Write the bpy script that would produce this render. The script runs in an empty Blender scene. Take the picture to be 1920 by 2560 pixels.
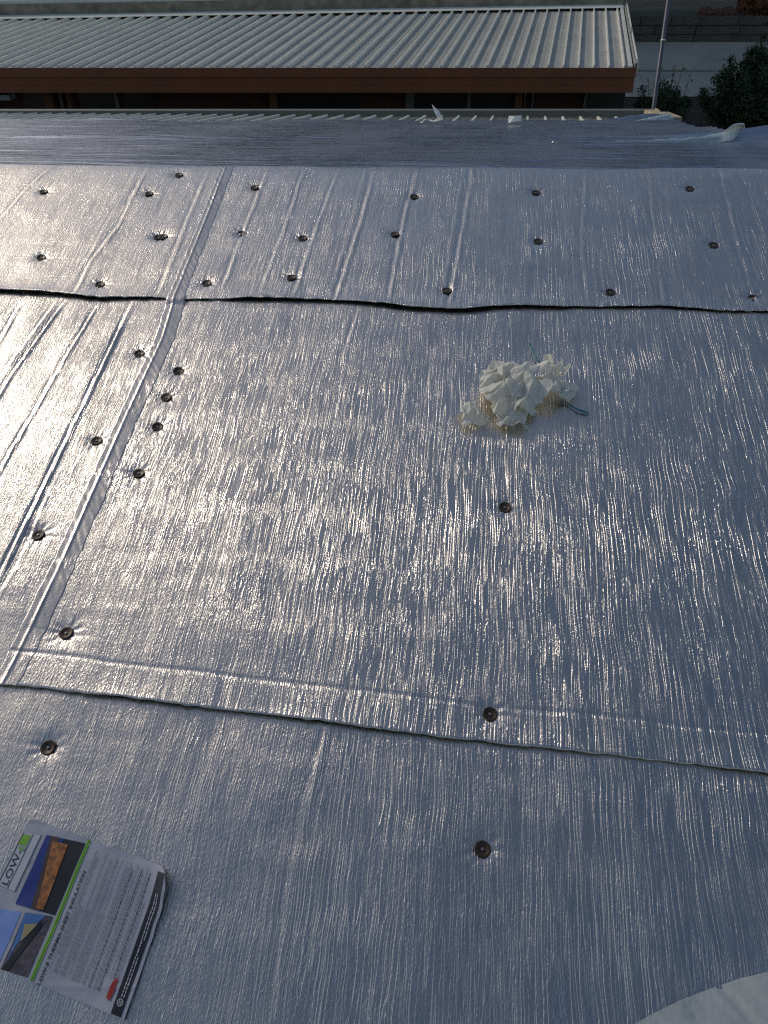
import bpy, math, random
import numpy as np
from mathutils import Vector, Matrix
random.seed(7)
RNG = np.random.default_rng(7)
SC = bpy.context.scene
COL = SC.collection
R = math.radians

# ------------------------------------------------------------------ camera
CAMZ = 3.5
PITCH = R(37.0)
F = 1920.0
cam_d = bpy.data.cameras.new('camera')
cam = bpy.data.objects.new('camera', cam_d)
COL.objects.link(cam)
cam_d.sensor_fit = 'HORIZONTAL'; cam_d.sensor_width = 36.0; cam_d.lens = 36.0
cam_d.clip_start = 0.05; cam_d.clip_end = 600
cam.location = (0, 0, CAMZ)
cam.rotation_euler = (R(90) - PITCH, 0, 0)
SC.camera = cam
CP, SP = math.cos(PITCH), math.sin(PITCH)
CAM = np.array([0, 0, CAMZ])

# ------------------------------------------------------------------ light
RIGHT = np.array([1., 0, 0]); UP = np.array([0, SP, CP]); FWD = np.array([0, CP, -SP])
def ray(px, py):
    return RIGHT * ((px - 960) / F) + UP * ((1280 - py) / F) + FWD
def nrm(v): return v / np.linalg.norm(v)
# roof frame: T runs up the slope along the foil ribs, S across, N out of the roof
TA = nrm(ray(1280, -1300))
SA = nrm(np.cross(TA, [0, 0, 1.]))
NA = np.cross(SA, TA)
SUN_N, SUN_T = 0.40, 0.575
SUN_S = -math.sqrt(max(0, 1 - SUN_N**2 - SUN_T**2))
SUN = nrm(SA * SUN_S + TA * SUN_T + NA * SUN_N)
sun_el = math.asin(SUN[2]); sun_az = math.atan2(SUN[0], SUN[1])
print('sun elevation', math.degrees(sun_el), 'azimuth', math.degrees(sun_az), 'slopeA', math.degrees(math.asin(TA[2])))
ld = bpy.data.lights.new('sun', 'SUN'); ld.energy = 1.1; ld.angle = R(0.55); ld.color = (1.0, 0.93, 0.83)
lo = bpy.data.objects.new('sun', ld); COL.objects.link(lo)
lo.rotation_euler = Vector(SUN).to_track_quat('Z', 'Y').to_euler()
lo.location = (-20, 20, 30)
W = bpy.data.worlds.new('World'); SC.world = W; W.use_nodes = True
wn = W.node_tree.nodes; wl = W.node_tree.links
bg = wn['Background']
sky = wn.new('ShaderNodeTexSky'); sky.sky_type = 'NISHITA'; sky.sun_disc = False
sky.sun_elevation = sun_el; sky.sun_rotation = sun_az; sky.air_density = 1.0; sky.dust_density = 1.6; sky.ozone_density = 1.0
wl.new(sky.outputs[0], bg.inputs[0]); bg.inputs[1].default_value = 0.108
SC.cycles.use_denoising = False; SC.cycles.filter_width = 1.3
SC.view_settings.view_transform = 'Standard'; SC.view_settings.look = 'None'
SC.view_settings.exposure = 0.0; SC.view_settings.gamma = 1; SC.view_settings.use_curve_mapping = False

# ------------------------------------------------------------------ helpers
def link(o, parent=None):
    COL.objects.link(o)
    if parent is not None: o.parent = parent
    return o
def tag(o, label=None, cat=None, group=None, kind=None):
    if label: o['label'] = label
    if cat: o['category'] = cat
    if group: o['group'] = group
    if kind: o['kind'] = kind
    return o
def empty(name, mat=None, label=None, cat=None, group=None):
    o = bpy.data.objects.new(name, None); o.empty_display_size = 0.1
    if mat is not None: o.matrix_world = mat
    COL.objects.link(o)
    return tag(o, label, cat, group)
def mesh(name, verts, faces, mat=None, parent=None, smooth=False, uv=None):
    me = bpy.data.meshes.new(name)
    me.from_pydata([tuple(map(float, v)) for v in verts], [], [tuple(f) for f in faces])
    if smooth: me.polygons.foreach_set('use_smooth', [True] * len(me.polygons))
    if uv is not None:
        u = me.uv_layers.new(name='UVMap')
        idx = np.zeros(len(me.loops), dtype=np.int32); me.loops.foreach_get('vertex_index', idx)
        u.data.foreach_set('uv', np.asarray(uv, dtype=np.float32)[idx].ravel())
    if mat: me.materials.append(mat)
    me.update()
    return link(bpy.data.objects.new(name, me), parent)
def grid_mesh(name, X, Y, Z, mat, parent=None, uv=None, extra_mats=()):
    """X,Y,Z arrays (rows, cols) -> smooth quad grid built with numpy"""
    r, c = X.shape
    co = np.stack([X, Y, Z], -1).reshape(-1, 3).astype(np.float32)
    i = np.arange(r * c).reshape(r, c)
    q = np.stack([i[:-1, :-1], i[:-1, 1:], i[1:, 1:], i[1:, :-1]], -1).reshape(-1, 4).astype(np.int32)
    me = bpy.data.meshes.new(name)
    me.vertices.add(len(co)); me.vertices.foreach_set('co', co.ravel())
    me.loops.add(q.size); me.loops.foreach_set('vertex_index', q.ravel())
    me.polygons.add(len(q)); me.polygons.foreach_set('loop_start', np.arange(0, q.size, 4, dtype=np.int32))
    me.polygons.foreach_set('use_smooth', np.ones(len(q), dtype=bool))
    me.update(calc_edges=True)
    U = np.stack([X, Y], -1).reshape(-1, 2) if uv is None else uv.reshape(-1, 2)
    ul = me.uv_layers.new(name='UVMap'); ul.data.foreach_set('uv', U[q.ravel()].astype(np.float32).ravel())
    me.materials.append(mat)
    return link(bpy.data.objects.new(name, me), parent)
def boxv(x0, x1, y0, y1, z0, z1):
    v = [(x, y, z) for x in (x0, x1) for y in (y0, y1) for z in (z0, z1)]
    f = [(0, 1, 3, 2), (4, 6, 7, 5), (0, 4, 5, 1), (2, 3, 7, 6), (0, 2, 6, 4), (1, 5, 7, 3)]
    return v, f
def box(name, x0, x1, y0, y1, z0, z1, mat, parent=None):
    v, f = boxv(x0, x1, y0, y1, z0, z1)
    return mesh(name, v, f, mat, parent)
def bevel(o, w=0.005, seg=2):
    m = o.modifiers.new('bevel', 'BEVEL'); m.width = w; m.segments = seg; m.limit_method = 'ANGLE'
    return o
class MB:
    def __init__(s): s.v = []; s.f = []
    def add(s, v, f):
        b = len(s.v); s.v += [tuple(map(float, p)) for p in v]; s.f += [tuple(i + b for i in q) for q in f]
    def box(s, *a): s.add(*boxv(*a))
    def tube(s, pts, rads, n=8):
        pts = [np.array(p, float) for p in pts]; b = len(s.v)
        for i, p in enumerate(pts):
            d = nrm(pts[min(i + 1, len(pts) - 1)] - pts[max(i - 1, 0)])
            a = np.cross(d, [0, 0, 1.] if abs(d[2]) < .9 else [1., 0, 0]); a = nrm(a); c = np.cross(d, a)
            for k in range(n):
                t = 2 * math.pi * k / n
                s.v.append(tuple(p + rads[i] * (a * math.cos(t) + c * math.sin(t))))
        for i in range(len(pts) - 1):
            for k in range(n):
                s.f.append((b + i * n + k, b + i * n + (k + 1) % n, b + (i + 1) * n + (k + 1) % n, b + (i + 1) * n + k))
        s.f.append(tuple(b + k for k in range(n))[::-1]); s.f.append(tuple(b + (len(pts) - 1) * n + k for k in range(n)))
    def build(s, name, mat, parent=None, smooth=False): return mesh(name, s.v, s.f, mat, parent, smooth)
def frame(o, x, y, z):
    return Matrix(((x[0], y[0], z[0], o[0]), (x[1], y[1], z[1], o[1]), (x[2], y[2], z[2], o[2]), (0, 0, 0, 1)))
# value noise in numpy
_L = RNG.random((256, 256))
def vn(x, y):
    xi = np.floor(x).astype(int); yi = np.floor(y).astype(int); fx = x - xi; fy = y - yi
    fx = fx * fx * fx * (fx * (fx * 6 - 15) + 10); fy = fy * fy * fy * (fy * (fy * 6 - 15) + 10)
    a = _L[xi & 255, yi & 255]; b = _L[(xi + 1) & 255, yi & 255]; c = _L[xi & 255, (yi + 1) & 255]; d = _L[(xi + 1) & 255, (yi + 1) & 255]
    return (a * (1 - fx) + b * fx) * (1 - fy) + (c * (1 - fx) + d * fx) * fy - .5
def fbm(x, y, o=3):
    r = 0; a = 1.
    for k in range(o): r = r + a * vn(x * 2**k + 17.3 * k, y * 2**k + 9.1 * k); a *= .5
    return r

# ------------------------------------------------------------------ materials
def newmat(name):
    m = bpy.data.materials.new(name); m.use_nodes = True
    return m, m.node_tree.nodes, m.node_tree.links, m.node_tree.nodes['Principled BSDF']
def simple(name, col, rough=.6, metal=0., var=.25, scale=8., bump=0., bscale=60., spec=.5, coord='Object'):
    m, n, l, p = newmat(name)
    p.inputs['Roughness'].default_value = rough; p.inputs['Metallic'].default_value = metal
    p.inputs['Specular IOR Level'].default_value = spec
    tc = n.new('ShaderNodeTexCoord')
    no = n.new('ShaderNodeTexNoise'); no.inputs['Scale'].default_value = scale; no.inputs['Detail'].default_value = 6
    l.new(tc.outputs[coord], no.inputs['Vector'])
    cr = n.new('ShaderNodeValToRGB')
    cr.color_ramp.elements[0].position = .3; cr.color_ramp.elements[1].position = .7
    cr.color_ramp.elements[0].color = (*[c * (1 - var) for c in col], 1); cr.color_ramp.elements[1].color = (*[min(1, c * (1 + var)) for c in col], 1)
    l.new(no.outputs['Fac'], cr.inputs[0]); l.new(cr.outputs[0], p.inputs['Base Color'])
    if bump:
        b = n.new('ShaderNodeTexNoise'); b.inputs['Scale'].default_value = bscale; b.inputs['Detail'].default_value = 4
        l.new(tc.outputs[coord], b.inputs['Vector'])
        bm = n.new('ShaderNodeBump'); bm.inputs['Distance'].default_value = bump; bm.inputs['Strength'].default_value = 1
        l.new(b.outputs['Fac'], bm.inputs['Height']); l.new(bm.outputs[0], p.inputs['Normal'])
    return m
def M(n, l, op, a, b=None, c=None):
    x = n.new('ShaderNodeMath'); x.operation = op
    for i, v in enumerate((a, b, c)):
        if v is None: continue
        if isinstance(v, (int, float)): x.inputs[i].default_value = v
        else: l.new(v, x.inputs[i])
    return x.outputs[0]
def foil(name, line=1.0, fine=1.0, crinkle=1.0, rough=.24, base=(.60, .56, .505), along=(84, 3.1), cross=False, fold=0.0):
    m, n, l, p = newmat(name)
    p.inputs['Metallic'].default_value = 1; p.inputs['Roughness'].default_value = rough
    uv = n.new('ShaderNodeUVMap'); uv.uv_map = 'UVMap'
    def noise(sx, sy, detail=2., rgh=.5, off=0., vec=None):
        mp = n.new('ShaderNodeMapping'); mp.inputs['Scale'].default_value = (sx, sy, 1); mp.inputs['Location'].default_value = (off, off * 1.7, off)
        l.new(vec or uv.outputs[0], mp.inputs[0])
        t = n.new('ShaderNodeTexNoise'); t.inputs['Scale'].default_value = 1; t.inputs['Detail'].default_value = detail; t.inputs['Roughness'].default_value = rgh
        t.noise_dimensions = '2D'
        l.new(mp.outputs[0], t.inputs['Vector']); return t.outputs['Fac']
    # gentle sideways wander of the crease lines
    wob = noise(3, 5, 2., .5, 3.1)
    wob = M(n, l, 'MULTIPLY', M(n, l, 'SUBTRACT', wob, .5), .014)
    cx = n.new('ShaderNodeCombineXYZ')
    if cross: l.new(wob, cx.inputs[1])
    else: l.new(wob, cx.inputs[0])
    va = n.new('ShaderNodeVectorMath'); va.operation = 'ADD'; l.new(uv.outputs[0], va.inputs[0]); l.new(cx.outputs[0], va.inputs[1])
    V = va.outputs[0]
    ax, ay = along
    def lines(sx, sy, w, off):
        t = noise(sx, sy, .6, .4, off, V)
        d = M(n, l, 'ABSOLUTE', M(n, l, 'SUBTRACT', t, .5))
        return M(n, l, 'POWER', M(n, l, 'SUBTRACT', 1., M(n, l, 'MINIMUM', M(n, l, 'DIVIDE', d, w), 1.)), 1.5)
    L1 = lines(ax, ay, .032, 1.3)
    L2 = lines(ax * 1.8, ay * 1.9, .034, 5.7)
    msk = M(n, l, 'MULTIPLY_ADD', noise(4, 3, 2., .5, 11.), 1.6, -.2)
    msk = M(n, l, 'MAXIMUM', msk, .4)
    h = M(n, l, 'MULTIPLY', M(n, l, 'MULTIPLY', L1, .00060 * line), msk)
    h = M(n, l, 'ADD', h, M(n, l, 'MULTIPLY', L2, .00019 * line))
    h = M(n, l, 'ADD', h, M(n, l, 'MULTIPLY', noise(ax * .9, ay * 1.2, 2., .5, 8.), .00009 * line))
    h = M(n, l, 'ADD', h, M(n, l, 'MULTIPLY', noise(230 if not cross else 160, 120 if not cross else 340, 2., .6, 2.), 0.00080 * fine))
    # crinkled patches running aslant
    mp = n.new('ShaderNodeMapping'); mp.inputs['Rotation'].default_value = (0, 0, R(58)); mp.inputs['Scale'].default_value = (210, 45, 1)
    l.new(uv.outputs[0], mp.inputs[0])
    t = n.new('ShaderNodeTexNoise'); t.noise_dimensions = '2D'; t.inputs['Scale'].default_value = 1; t.inputs['Detail'].default_value = 2
    l.new(mp.outputs[0], t.inputs['Vector'])
    cm = M(n, l, 'MULTIPLY', M(n, l, 'MAXIMUM', M(n, l, 'SUBTRACT', noise(5, 5, 3., .6, 21.), .50), 0.), 6.)
    cm = M(n, l, 'MINIMUM', cm, 1.)
    h = M(n, l, 'ADD', h, M(n, l, 'MULTIPLY', M(n, l, 'MULTIPLY', t.outputs['Fac'], cm), .0011 * crinkle))
    if fold:
        h = M(n, l, 'ADD', h, M(n, l, 'MULTIPLY', noise(1.3, 30, 4., .6, 31.), fold))
    bm = n.new('ShaderNodeBump'); bm.inputs['Distance'].default_value = 1.0; bm.inputs['Strength'].default_value = 1
    l.new(h, bm.inputs['Height']); l.new(bm.outputs[0], p.inputs['Normal'])
    # dust dulls it unevenly
    dn = noise(2 if cross else 9, 1 if cross else 6, 3. if cross else 5., .6, 40.)
    cr = n.new('ShaderNodeMapRange'); cr.inputs['From Min'].default_value = .3; cr.inputs['From Max'].default_value = .7
    cr.inputs['To Min'].default_value = rough - .05; cr.inputs['To Max'].default_value = rough + .08
    l.new(dn, cr.inputs[0]); l.new(cr.outputs[0], p.inputs['Roughness'])
    mx = n.new('ShaderNodeMixRGB'); mx.inputs[1].default_value = (*base, 1); mx.inputs[2].default_value = (*[c * .86 for c in base], 1)
    l.new(dn, mx.inputs[0]); l.new(mx.outputs[0], p.inputs['Base Color'])
    return m
MF = foil('ribbed silver foil')
MFfar = foil('dull silver foil', line=.05, fine=.22, crinkle=.05, rough=.28, base=(.46, .48, .52), along=(5, 50), cross=True, fold=.011)
MT = foil('smooth foil tape', line=.15, fine=.5, crinkle=1.3, rough=.24, base=(.50, .475, .44), along=(12, 60), cross=True)
MEDGE = simple('torn foil edge', (.35, .40, .50), .35, 1., .4, 60., .002, 150.)
MWASH = simple('dark bronze steel', (.048, .031, .018), .45, .4, .4, 300., .0003, 900.)
MSCREW = simple('dull zinc screw', (.20, .20, .19), .5, .7, .2, 400.)
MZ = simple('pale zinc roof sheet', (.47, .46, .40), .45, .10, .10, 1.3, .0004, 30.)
MZ2 = simple('pale zinc and lit ribs', (.72, .70, .60), .45, .05, .08, 3., 0.)  # ribs coloured paler than their own sheet for the light they catch
MFLASH = simple('weathered flashing', (.36, .37, .33), .5, .25, .18, 5., .0005, 40.)
MUP = simple('stained concrete upstand', (.22, .19, .14), .85, 0, .35, 6., .002, 40.)
MPAN = simple('eave roof sheet', (.40, .41, .38), .28, .9, .10, 1.3)
MFLAT = simple('pale flat roof', (.62, .61, .52), .7, 0, .12, 2., .0006, 60.)
MRED = simple('brown red gutter paint', (.19, .058, .020), .45, 0, .10, 3.)
MOLIVE = simple('olive grey gutter paint', (.20, .19, .15), .5, 0, .12, 4.)
MTIMB = simple('raw pine barge board', (.46, .36, .22), .7, 0, .2, 14.)
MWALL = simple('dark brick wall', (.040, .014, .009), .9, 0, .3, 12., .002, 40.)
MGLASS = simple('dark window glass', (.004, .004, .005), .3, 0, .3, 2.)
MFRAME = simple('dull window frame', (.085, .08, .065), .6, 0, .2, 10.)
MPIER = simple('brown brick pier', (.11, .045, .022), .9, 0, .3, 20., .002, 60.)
MBOXP = simple('pale grey box', (.30, .33, .38), .6)
MPOLE = simple('galvanised pole', (.10, .095, .11), .5, .3, .25, 9., .0004, 80.)
MCONC = simple('concrete drive', (.42, .39, .31), .9, 0, .18, .7, .002, 18.)
MSOIL = simple('dark mulch with shade', (.022, .011, .006), .95, 0, .5, 3., .02, 14.)  # very dark soil brown, with the shadow over the bed included in the colour
MGRND = simple('dry ground', (.13, .12, .085), .95, 0, .3, .5, .02, 5.)
MBLOCK = simple('grey brown wall block', (.085, .075, .055), .95, 0, .35, 5., .006, 22.)
MROCK = simple('red brown rock', (.13, .055, .035), .95, 0, .4, 5., .01, 12.)
MBARK = simple('brown bark', (.085, .045, .025), .95, 0, .35, 8., .01, 20.)
MLEAFD = simple('dark green leaf', (.030, .058, .018), .6, 0, .5, 7.)
MLEAFG = simple('green leaf', (.035, .055, .022), .6, 0, .5, 3.)
MLEAFR = simple('rusty leaf', (.16, .06, .02), .7, 0, .5, 5.)
MTEAL = simple('teal plastic strand', (.01, .13, .15), .45, 0, .3, 40.)
def papermat(name, col, trans, rough=.6):
    m, n, l, p = newmat(name)
    p.inputs['Base Color'].default_value = (*col, 1); p.inputs['Roughness'].default_value = rough
    tr = n.new('ShaderNodeBsdfTranslucent'); tr.inputs[0].default_value = (col[0], col[1] * .93, col[2] * .76, 1)
    mx = n.new('ShaderNodeMixShader'); mx.inputs[0].default_value = trans
    l.new(p.outputs[0], mx.inputs[1]); l.new(tr.outputs[0], mx.inputs[2]); l.new(mx.outputs[0], n['Material Output'].inputs[0])
    tc = n.new('ShaderNodeTexCoord'); no = n.new('ShaderNodeTexNoise'); no.inputs['Scale'].default_value = 70
    l.new(tc.outputs['Object'], no.inputs[0])
    b = n.new('ShaderNodeBump'); b.inputs['Distance'].default_value = .0015; l.new(no.outputs[0], b.inputs['Height']); l.new(b.outputs[0], p.inputs['Normal']); l.new(b.outputs[0], tr.inputs['Normal'])
    return m
MPAP = papermat('crumpled backing paper', (.80, .80, .74), .45)
MPAPW = papermat('white scrap paper', (.8, .8, .76), .25)
def ink(name, col, rough=.35):
    m, n, l, p = newmat(name); p.inputs['Base Color'].default_value = (*col, 1); p.inputs['Roughness'].default_value = rough; return m
MLAB = simple('glossy white label stock', (.33, .33, .36), .25, 0, .08, 14., .006, 9.)
I_BLK = ink('black ink', (.010, .010, .012)); I_GRY = ink('grey ink', (.17, .17, .20)); I_GRN = ink('green ink', (.17, .38, .03)); I_DGRN = ink('dark green ink', (.05, .14, .02))
I_NAVY = ink('navy sky ink', (.010, .028, .16)); I_BRN = ink('brown ink', (.05, .03, .025)); I_ORG = simple('orange tile ink', (.27, .10, .025), .35, 0, .55, 90.)
I_SKY = ink('sky blue ink', (.06, .14, .33)); I_LSKY = ink('pale sky ink', (.16, .24, .50)); I_WHT = ink('white ink', (.42, .42, .45)); I_RED = ink('red ink', (.30, .03, .02)); I_TAN = ink('tan ink', (.30, .25, .12)); I_SLT = simple('slate ink', (.06, .05, .06), .35, 0, .6, 120.)
def filmmat():
    m, n, l, p = newmat('milky plastic film')
    p.inputs['Base Color'].default_value = (.42, .45, .44, 1); p.inputs['Roughness'].default_value = .22
    tc = n.new('ShaderNodeTexCoord'); no = n.new('ShaderNodeTexNoise'); no.inputs['Scale'].default_value = 9; no.inputs['Detail'].default_value = 5
    l.new(tc.outputs['Object'], no.inputs[0])
    b = n.new('ShaderNodeBump'); b.inputs['Distance'].default_value = .01; l.new(no.outputs[0], b.inputs['Height']); l.new(b.outputs[0], p.inputs['Normal'])
    t = n.new('ShaderNodeBsdfTransparent'); mx = n.new('ShaderNodeMixShader')
    mr = n.new('ShaderNodeMapRange'); mr.inputs['To Min'].default_value = .1; mr.inputs['To Max'].default_value = .55; l.new(no.outputs[0], mr.inputs[0])
    l.new(mr.outputs[0], mx.inputs[0]); l.new(p.outputs[0], mx.inputs[1]); l.new(t.outputs[0], mx.inputs[2]); l.new(mx.outputs[0], n['Material Output'].inputs[0])
    return m
MFILM = filmmat()

# ------------------------------------------------------------------ geometry of the place
HGT = 1.70                                   # lens height above the near roof slope
OA = CAM - NA * HGT
FA = frame(OA, SA, TA, NA)
def st(px, py):                              # where a line of sight meets the near slope
    d = ray(px, py); k = -HGT / d.dot(NA); p = CAM + d * k - OA
    return p.dot(SA), p.dot(TA)
def A2W(s, t, h=0.): return OA + SA * s + TA * t + NA * h
RS0, RT0 = st(0, 417); RS1, RT1 = st(1920, 426)
def ridge_t(s): return RT0 + (RT1 - RT0) * (s - RS0) / (RS1 - RS0)
rA, rB = A2W(RS0, RT0), A2W(RS1, RT1)
# far slope
XB = nrm(rB - rA)
az = R(9.2); sl = R(-6.3)
_d = np.array([math.sin(az) * math.cos(sl), math.cos(az) * math.cos(sl), math.sin(sl)])
NB = nrm(np.cross(XB, _d)); YB = nrm(_d)     # YB is the rib direction on the far slope
OB = rA + (rB - rA) * .5
XBo = np.cross(YB, NB)                       # across the ribs, in the far slope
FB = frame(OB, XBo, YB, NB)
def pq(px, py, h=0.):
    d = ray(px, py); k = (OB + NB * h - CAM).dot(NB) / d.dot(NB); p = CAM + d * k - OB
    return p.dot(XBo), p.dot(YB)
def B2W(x, y, h=0.): return OB + XBo * x + YB * y + NB * h
def ridge_q(x):                              # ridge line in far-slope coordinates
    a = (rA - OB); b = (rB - OB); x0, y0, x1, y1 = a.dot(XBo), a.dot(YB), b.dot(XBo), b.dot(YB)
    return y0 + (y1 - y0) * (x - x0) / (x1 - x0)

# ------------------------------------------------------------------ near roof foil
WASH = [(448,442,'above the left tape, highest of the left group'),(111,485,'upper left, nearest the ridge at the left border'),(374,490,'left of the tape, just below the topmost one'),
 (637,476,'first right of the upper tape near the ridge'),(1035,499,'in the ridge row, third from the right'),(1339,486,'in the ridge row, second from the right'),(1722,479,'in the ridge row, nearest the right border'),
 (396,597,'left and lower washer of the overlapping pair'),(409,596,'right and upper washer of the overlapping pair'),(603,590,'in the middle row, first right of the tape'),(757,603,'in the middle row, second right of the tape'),
 (987,594,'in the middle row, between two long folds'),(1344,611,'in the middle row on smooth ribbing, second from the right'),(1782,617,'in the middle row, nearest the right border, with a creased dimple'),
 (105,649,'above the overlap at the left border, beside a crack'),(251,716,'just above the overlap, left of the tape'),(518,715,'just above the overlap, first right of the tape'),
 (730,700,'just above the overlap, second right of the tape at a fold'),(1117,734,'just above the crumpled part of the overlap edge'),(1525,736,'just above the overlap, second from the right border'),(1880,751,'just above the overlap, cut close by the right border'),
 (349,887,'on the glaring left sheet, highest one left of the long tape'),(447,932,'highest of the four close beside the long tape'),(416,997,'second of the four close beside the long tape'),(395,1070,'third of the four close beside the long tape'),
 (243,1105,'on the glaring left sheet, between a fold and the tape'),(348,1187,'lowest of the four close beside the long tape'),(97,1340,'on the glaring left sheet, lowest by the left border'),(166,1584,'near the foot of the long tape, on its right'),
 (1262,1270,'alone in the middle of the large sheet below the crumpled paper'),(1225,1786,'pinning the lower overlap, bright foil below it'),(119,1868,'on the bottom sheet near the left border'),(1207,2121,'on the bottom sheet, largest in view')]
WST = np.array([st(w[0], w[1]) for w in WASH])
tapeU = [st(566, 430), st(519, 554), st(449, 728), st(440, 750)]
tapeM = [st(440, 750), st(410, 850), st(319, 1046), st(250, 1205), st(178, 1368), st(130, 1470), st(87, 1561), st(12, 1712)]
def polyfn(P):
    P = sorted(P, key=lambda p: p[1]); ts = np.array([p[1] for p in P]); ss = np.array([p[0] for p in P])
    def f(t):
        t = np.asarray(t, float)
        r = np.interp(t, ts, ss)
        k0 = (ss[1] - ss[0]) / (ts[1] - ts[0]); k1 = (ss[-1] - ss[-2]) / (ts[-1] - ts[-2])
        r = np.where(t < ts[0], ss[0] + (t - ts[0]) * k0, r); return np.where(t > ts[-1], ss[-1] + (t - ts[-1]) * k1, r)
    return f
tU = polyfn(tapeU); tM = polyfn(tapeM)
def curve_t(pts):
    P = sorted([st(*p) for p in pts]); ss = np.array([p[0] for p in P]); ts = np.array([p[1] for p in P])
    def f(s):
        s = np.asarray(s, float); r = np.interp(s, ss, ts)
        k = (ts[-1] - ts[0]) / (ss[-1] - ss[0])
        r = np.where(s < ss[0], ts[0] + (s - ss[0]) * k, r); return np.where(s > ss[-1], ts[-1] + (s - ss[-1]) * k, r)
    return f
seam1 = curve_t([(0,731),(120,737),(250,750),(410,750),(440,755),(640,753),(800,755),(950,766),(1010,774),(1130,782),(1220,776),(1280,771),(1500,771),(1650,769),(1800,782),(1920,785)])
seam2 = curve_t([(10,1712),(60,1716),(300,1744),(500,1768),(800,1804),(1100,1842),(1400,1874),(1920,1932)])

# long folds: polylines in the photo, width (m), depth (m); sign <0 is a valley
FOLD_U = [([(130,425),(60,490),(0,560)],.010,.005),([(372,425),(300,570),(230,660),(190,745)],.012,.006),([(345,430),(230,640),(160,740)],.008,.003),
 ([(672,430),(610,590),(556,740)],.010,.006),([(762,430),(720,560),(650,745)],.009,.007),([(848,430),(800,560),(735,750)],.010,.007),([(938,428),(905,560),(842,755)],.012,.008),([(915,428),(880,560),(825,755)],.008,.004),
 ([(1045,428),(1010,560),(975,760)],.012,.007),([(1182,428),(1155,600),(1125,770)],.012,.007),([(1160,428),(1130,600),(1105,770)],.008,.004),([(1465,428),(1455,600),(1470,760)],.010,.005),([(1620,428),(1640,600),(1660,765)],.010,.005),([(1800,428),(1840,600),(1895,770)],.012,.007),([(520,440),(470,560),(400,745)],.012,.005)]
FOLD_ML = [([(50,770),(0,860)],.010,.005),([(158,768),(40,930),(-60,1090)],.010,.008),([(245,770),(130,960),(0,1190)],.010,.007),([(135,768),(10,940)],.008,.004),([(330,770),(245,950),(120,1210),(60,1330),(0,1460)],.012,.011),([(120,1250),(50,1420),(0,1500)],.009,.005)]
FOLD_MR = [([(900,770),(860,900)],.01,.003),([(1280,780),(1268,1100)],.006,.002)]
FOLD_B = [([(815,1830),(760,2050),(720,2250),(690,2540)],.010,.0065),([(870,1830),(800,2020),(760,2200)],.008,.003),([(300,2240),(480,2060),(560,1960)],.006,.002)]
def foldfns(L): return [(polyfn([st(*p) for p in P]), st(*P[0])[1], st(*P[-1])[1], w, d) for P, w, d in L]
FU, FML, FMR, FBt = map(foldfns, (FOLD_U, FOLD_ML, FOLD_MR, FOLD_B))
def relief(S, T, folds, amp=1.):
    h = amp * (.007 * fbm(S * 2.3 + 5, T * 1.6, 3) + .0013 * fbm(S * 11 + 3, T * 2.2 + 8, 2) + .0004 * fbm(S * 42, T * 6 + 8, 2) + .0008 * fbm(S * 3.5 + 9, T * 20 + 2, 2))
    for f, ta, tb, w, d in folds:
        ds = S - f(T) + .0018 * vn(T * 22 + w * 900, T * 0 + d * 500) * 2
        t0, t1 = min(ta, tb), max(ta, tb)
        m = 1 / (1 + np.exp(-(T - t0) / .02)) / (1 + np.exp((T - t1) / .02))
        mod = .75 + .9 * vn(T * 7 + w * 300, T * 0 + 3)
        h = h + .60 * m * mod * d * (np.exp(-(ds / (.48 * w))**2) - .75 * np.exp(-((ds + .9 * w) / (.5 * w))**2))
    return h
def dimples(S, T):
    h = 0
    for (a, b) in WST:
        r2 = (S - a)**2 + (T - b)**2
        r = np.sqrt(r2); th = np.arctan2(T - b, S - a)
        h = h - .0050 * np.exp(-r2 / .028**2) + .0011 * np.exp(-((r - .028) / .014)**2) * np.sin(th * 9 + a * 40)
        # a crease leads away sideways
        h = h - .0012 * np.exp(-((T - b + .06 * (S - a)) / .004)**2) * np.exp(-(np.abs(S - a) / .07)) * (r > .012)
    return h
def lip(S, d, seed, amp, span):              # how far a loose edge stands up, d = distance from the edge
    w = np.clip(.5 + 1.5 * vn(S * 4.3 + seed, S * 0 + 2.), .05, 1.4)
    return amp * np.clip(w, 0, 1) * np.exp(-np.maximum(d, 0) / span)
BASE = {'B': .000, 'M': .007, 'U': .013}
def heightA(zone, S, T):
    if zone == 'U':
        f = FU; h = BASE['U'] + relief(S, T, f)
        d = T - seam1(S); h = h + lip(S, d, 3., .008, .035) + .0025 * fbm(S * 28, T * 28, 2) * np.exp(-np.maximum(d, 0) / .03)
        h = h - .012 * np.exp(-np.maximum(ridge_t(S) - T, 0) / .05) * .6
    elif zone in ('ML', 'MR'):
        h = BASE['M'] + relief(S, T, FML if zone == 'ML' else FMR)
        d = T - seam2(S); h = h + lip(S, d, 31., .007, .04)
        h = h - .0015 * np.exp(-((d - .085 - .006 * vn(S * 9, S * 0)) / .004)**2) * (1 if zone == 'MR' else 0)
        # it dives under the upper sheet
        h = h - .009 / (1 + np.exp(-(T - seam1(S) - .05) / .015))
    else:
        h = BASE['B'] + relief(S, T, FBt)
        h = h - .006 / (1 + np.exp(-(T - seam2(S) - .05) / .015))
    return h + dimples(S, T)
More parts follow.
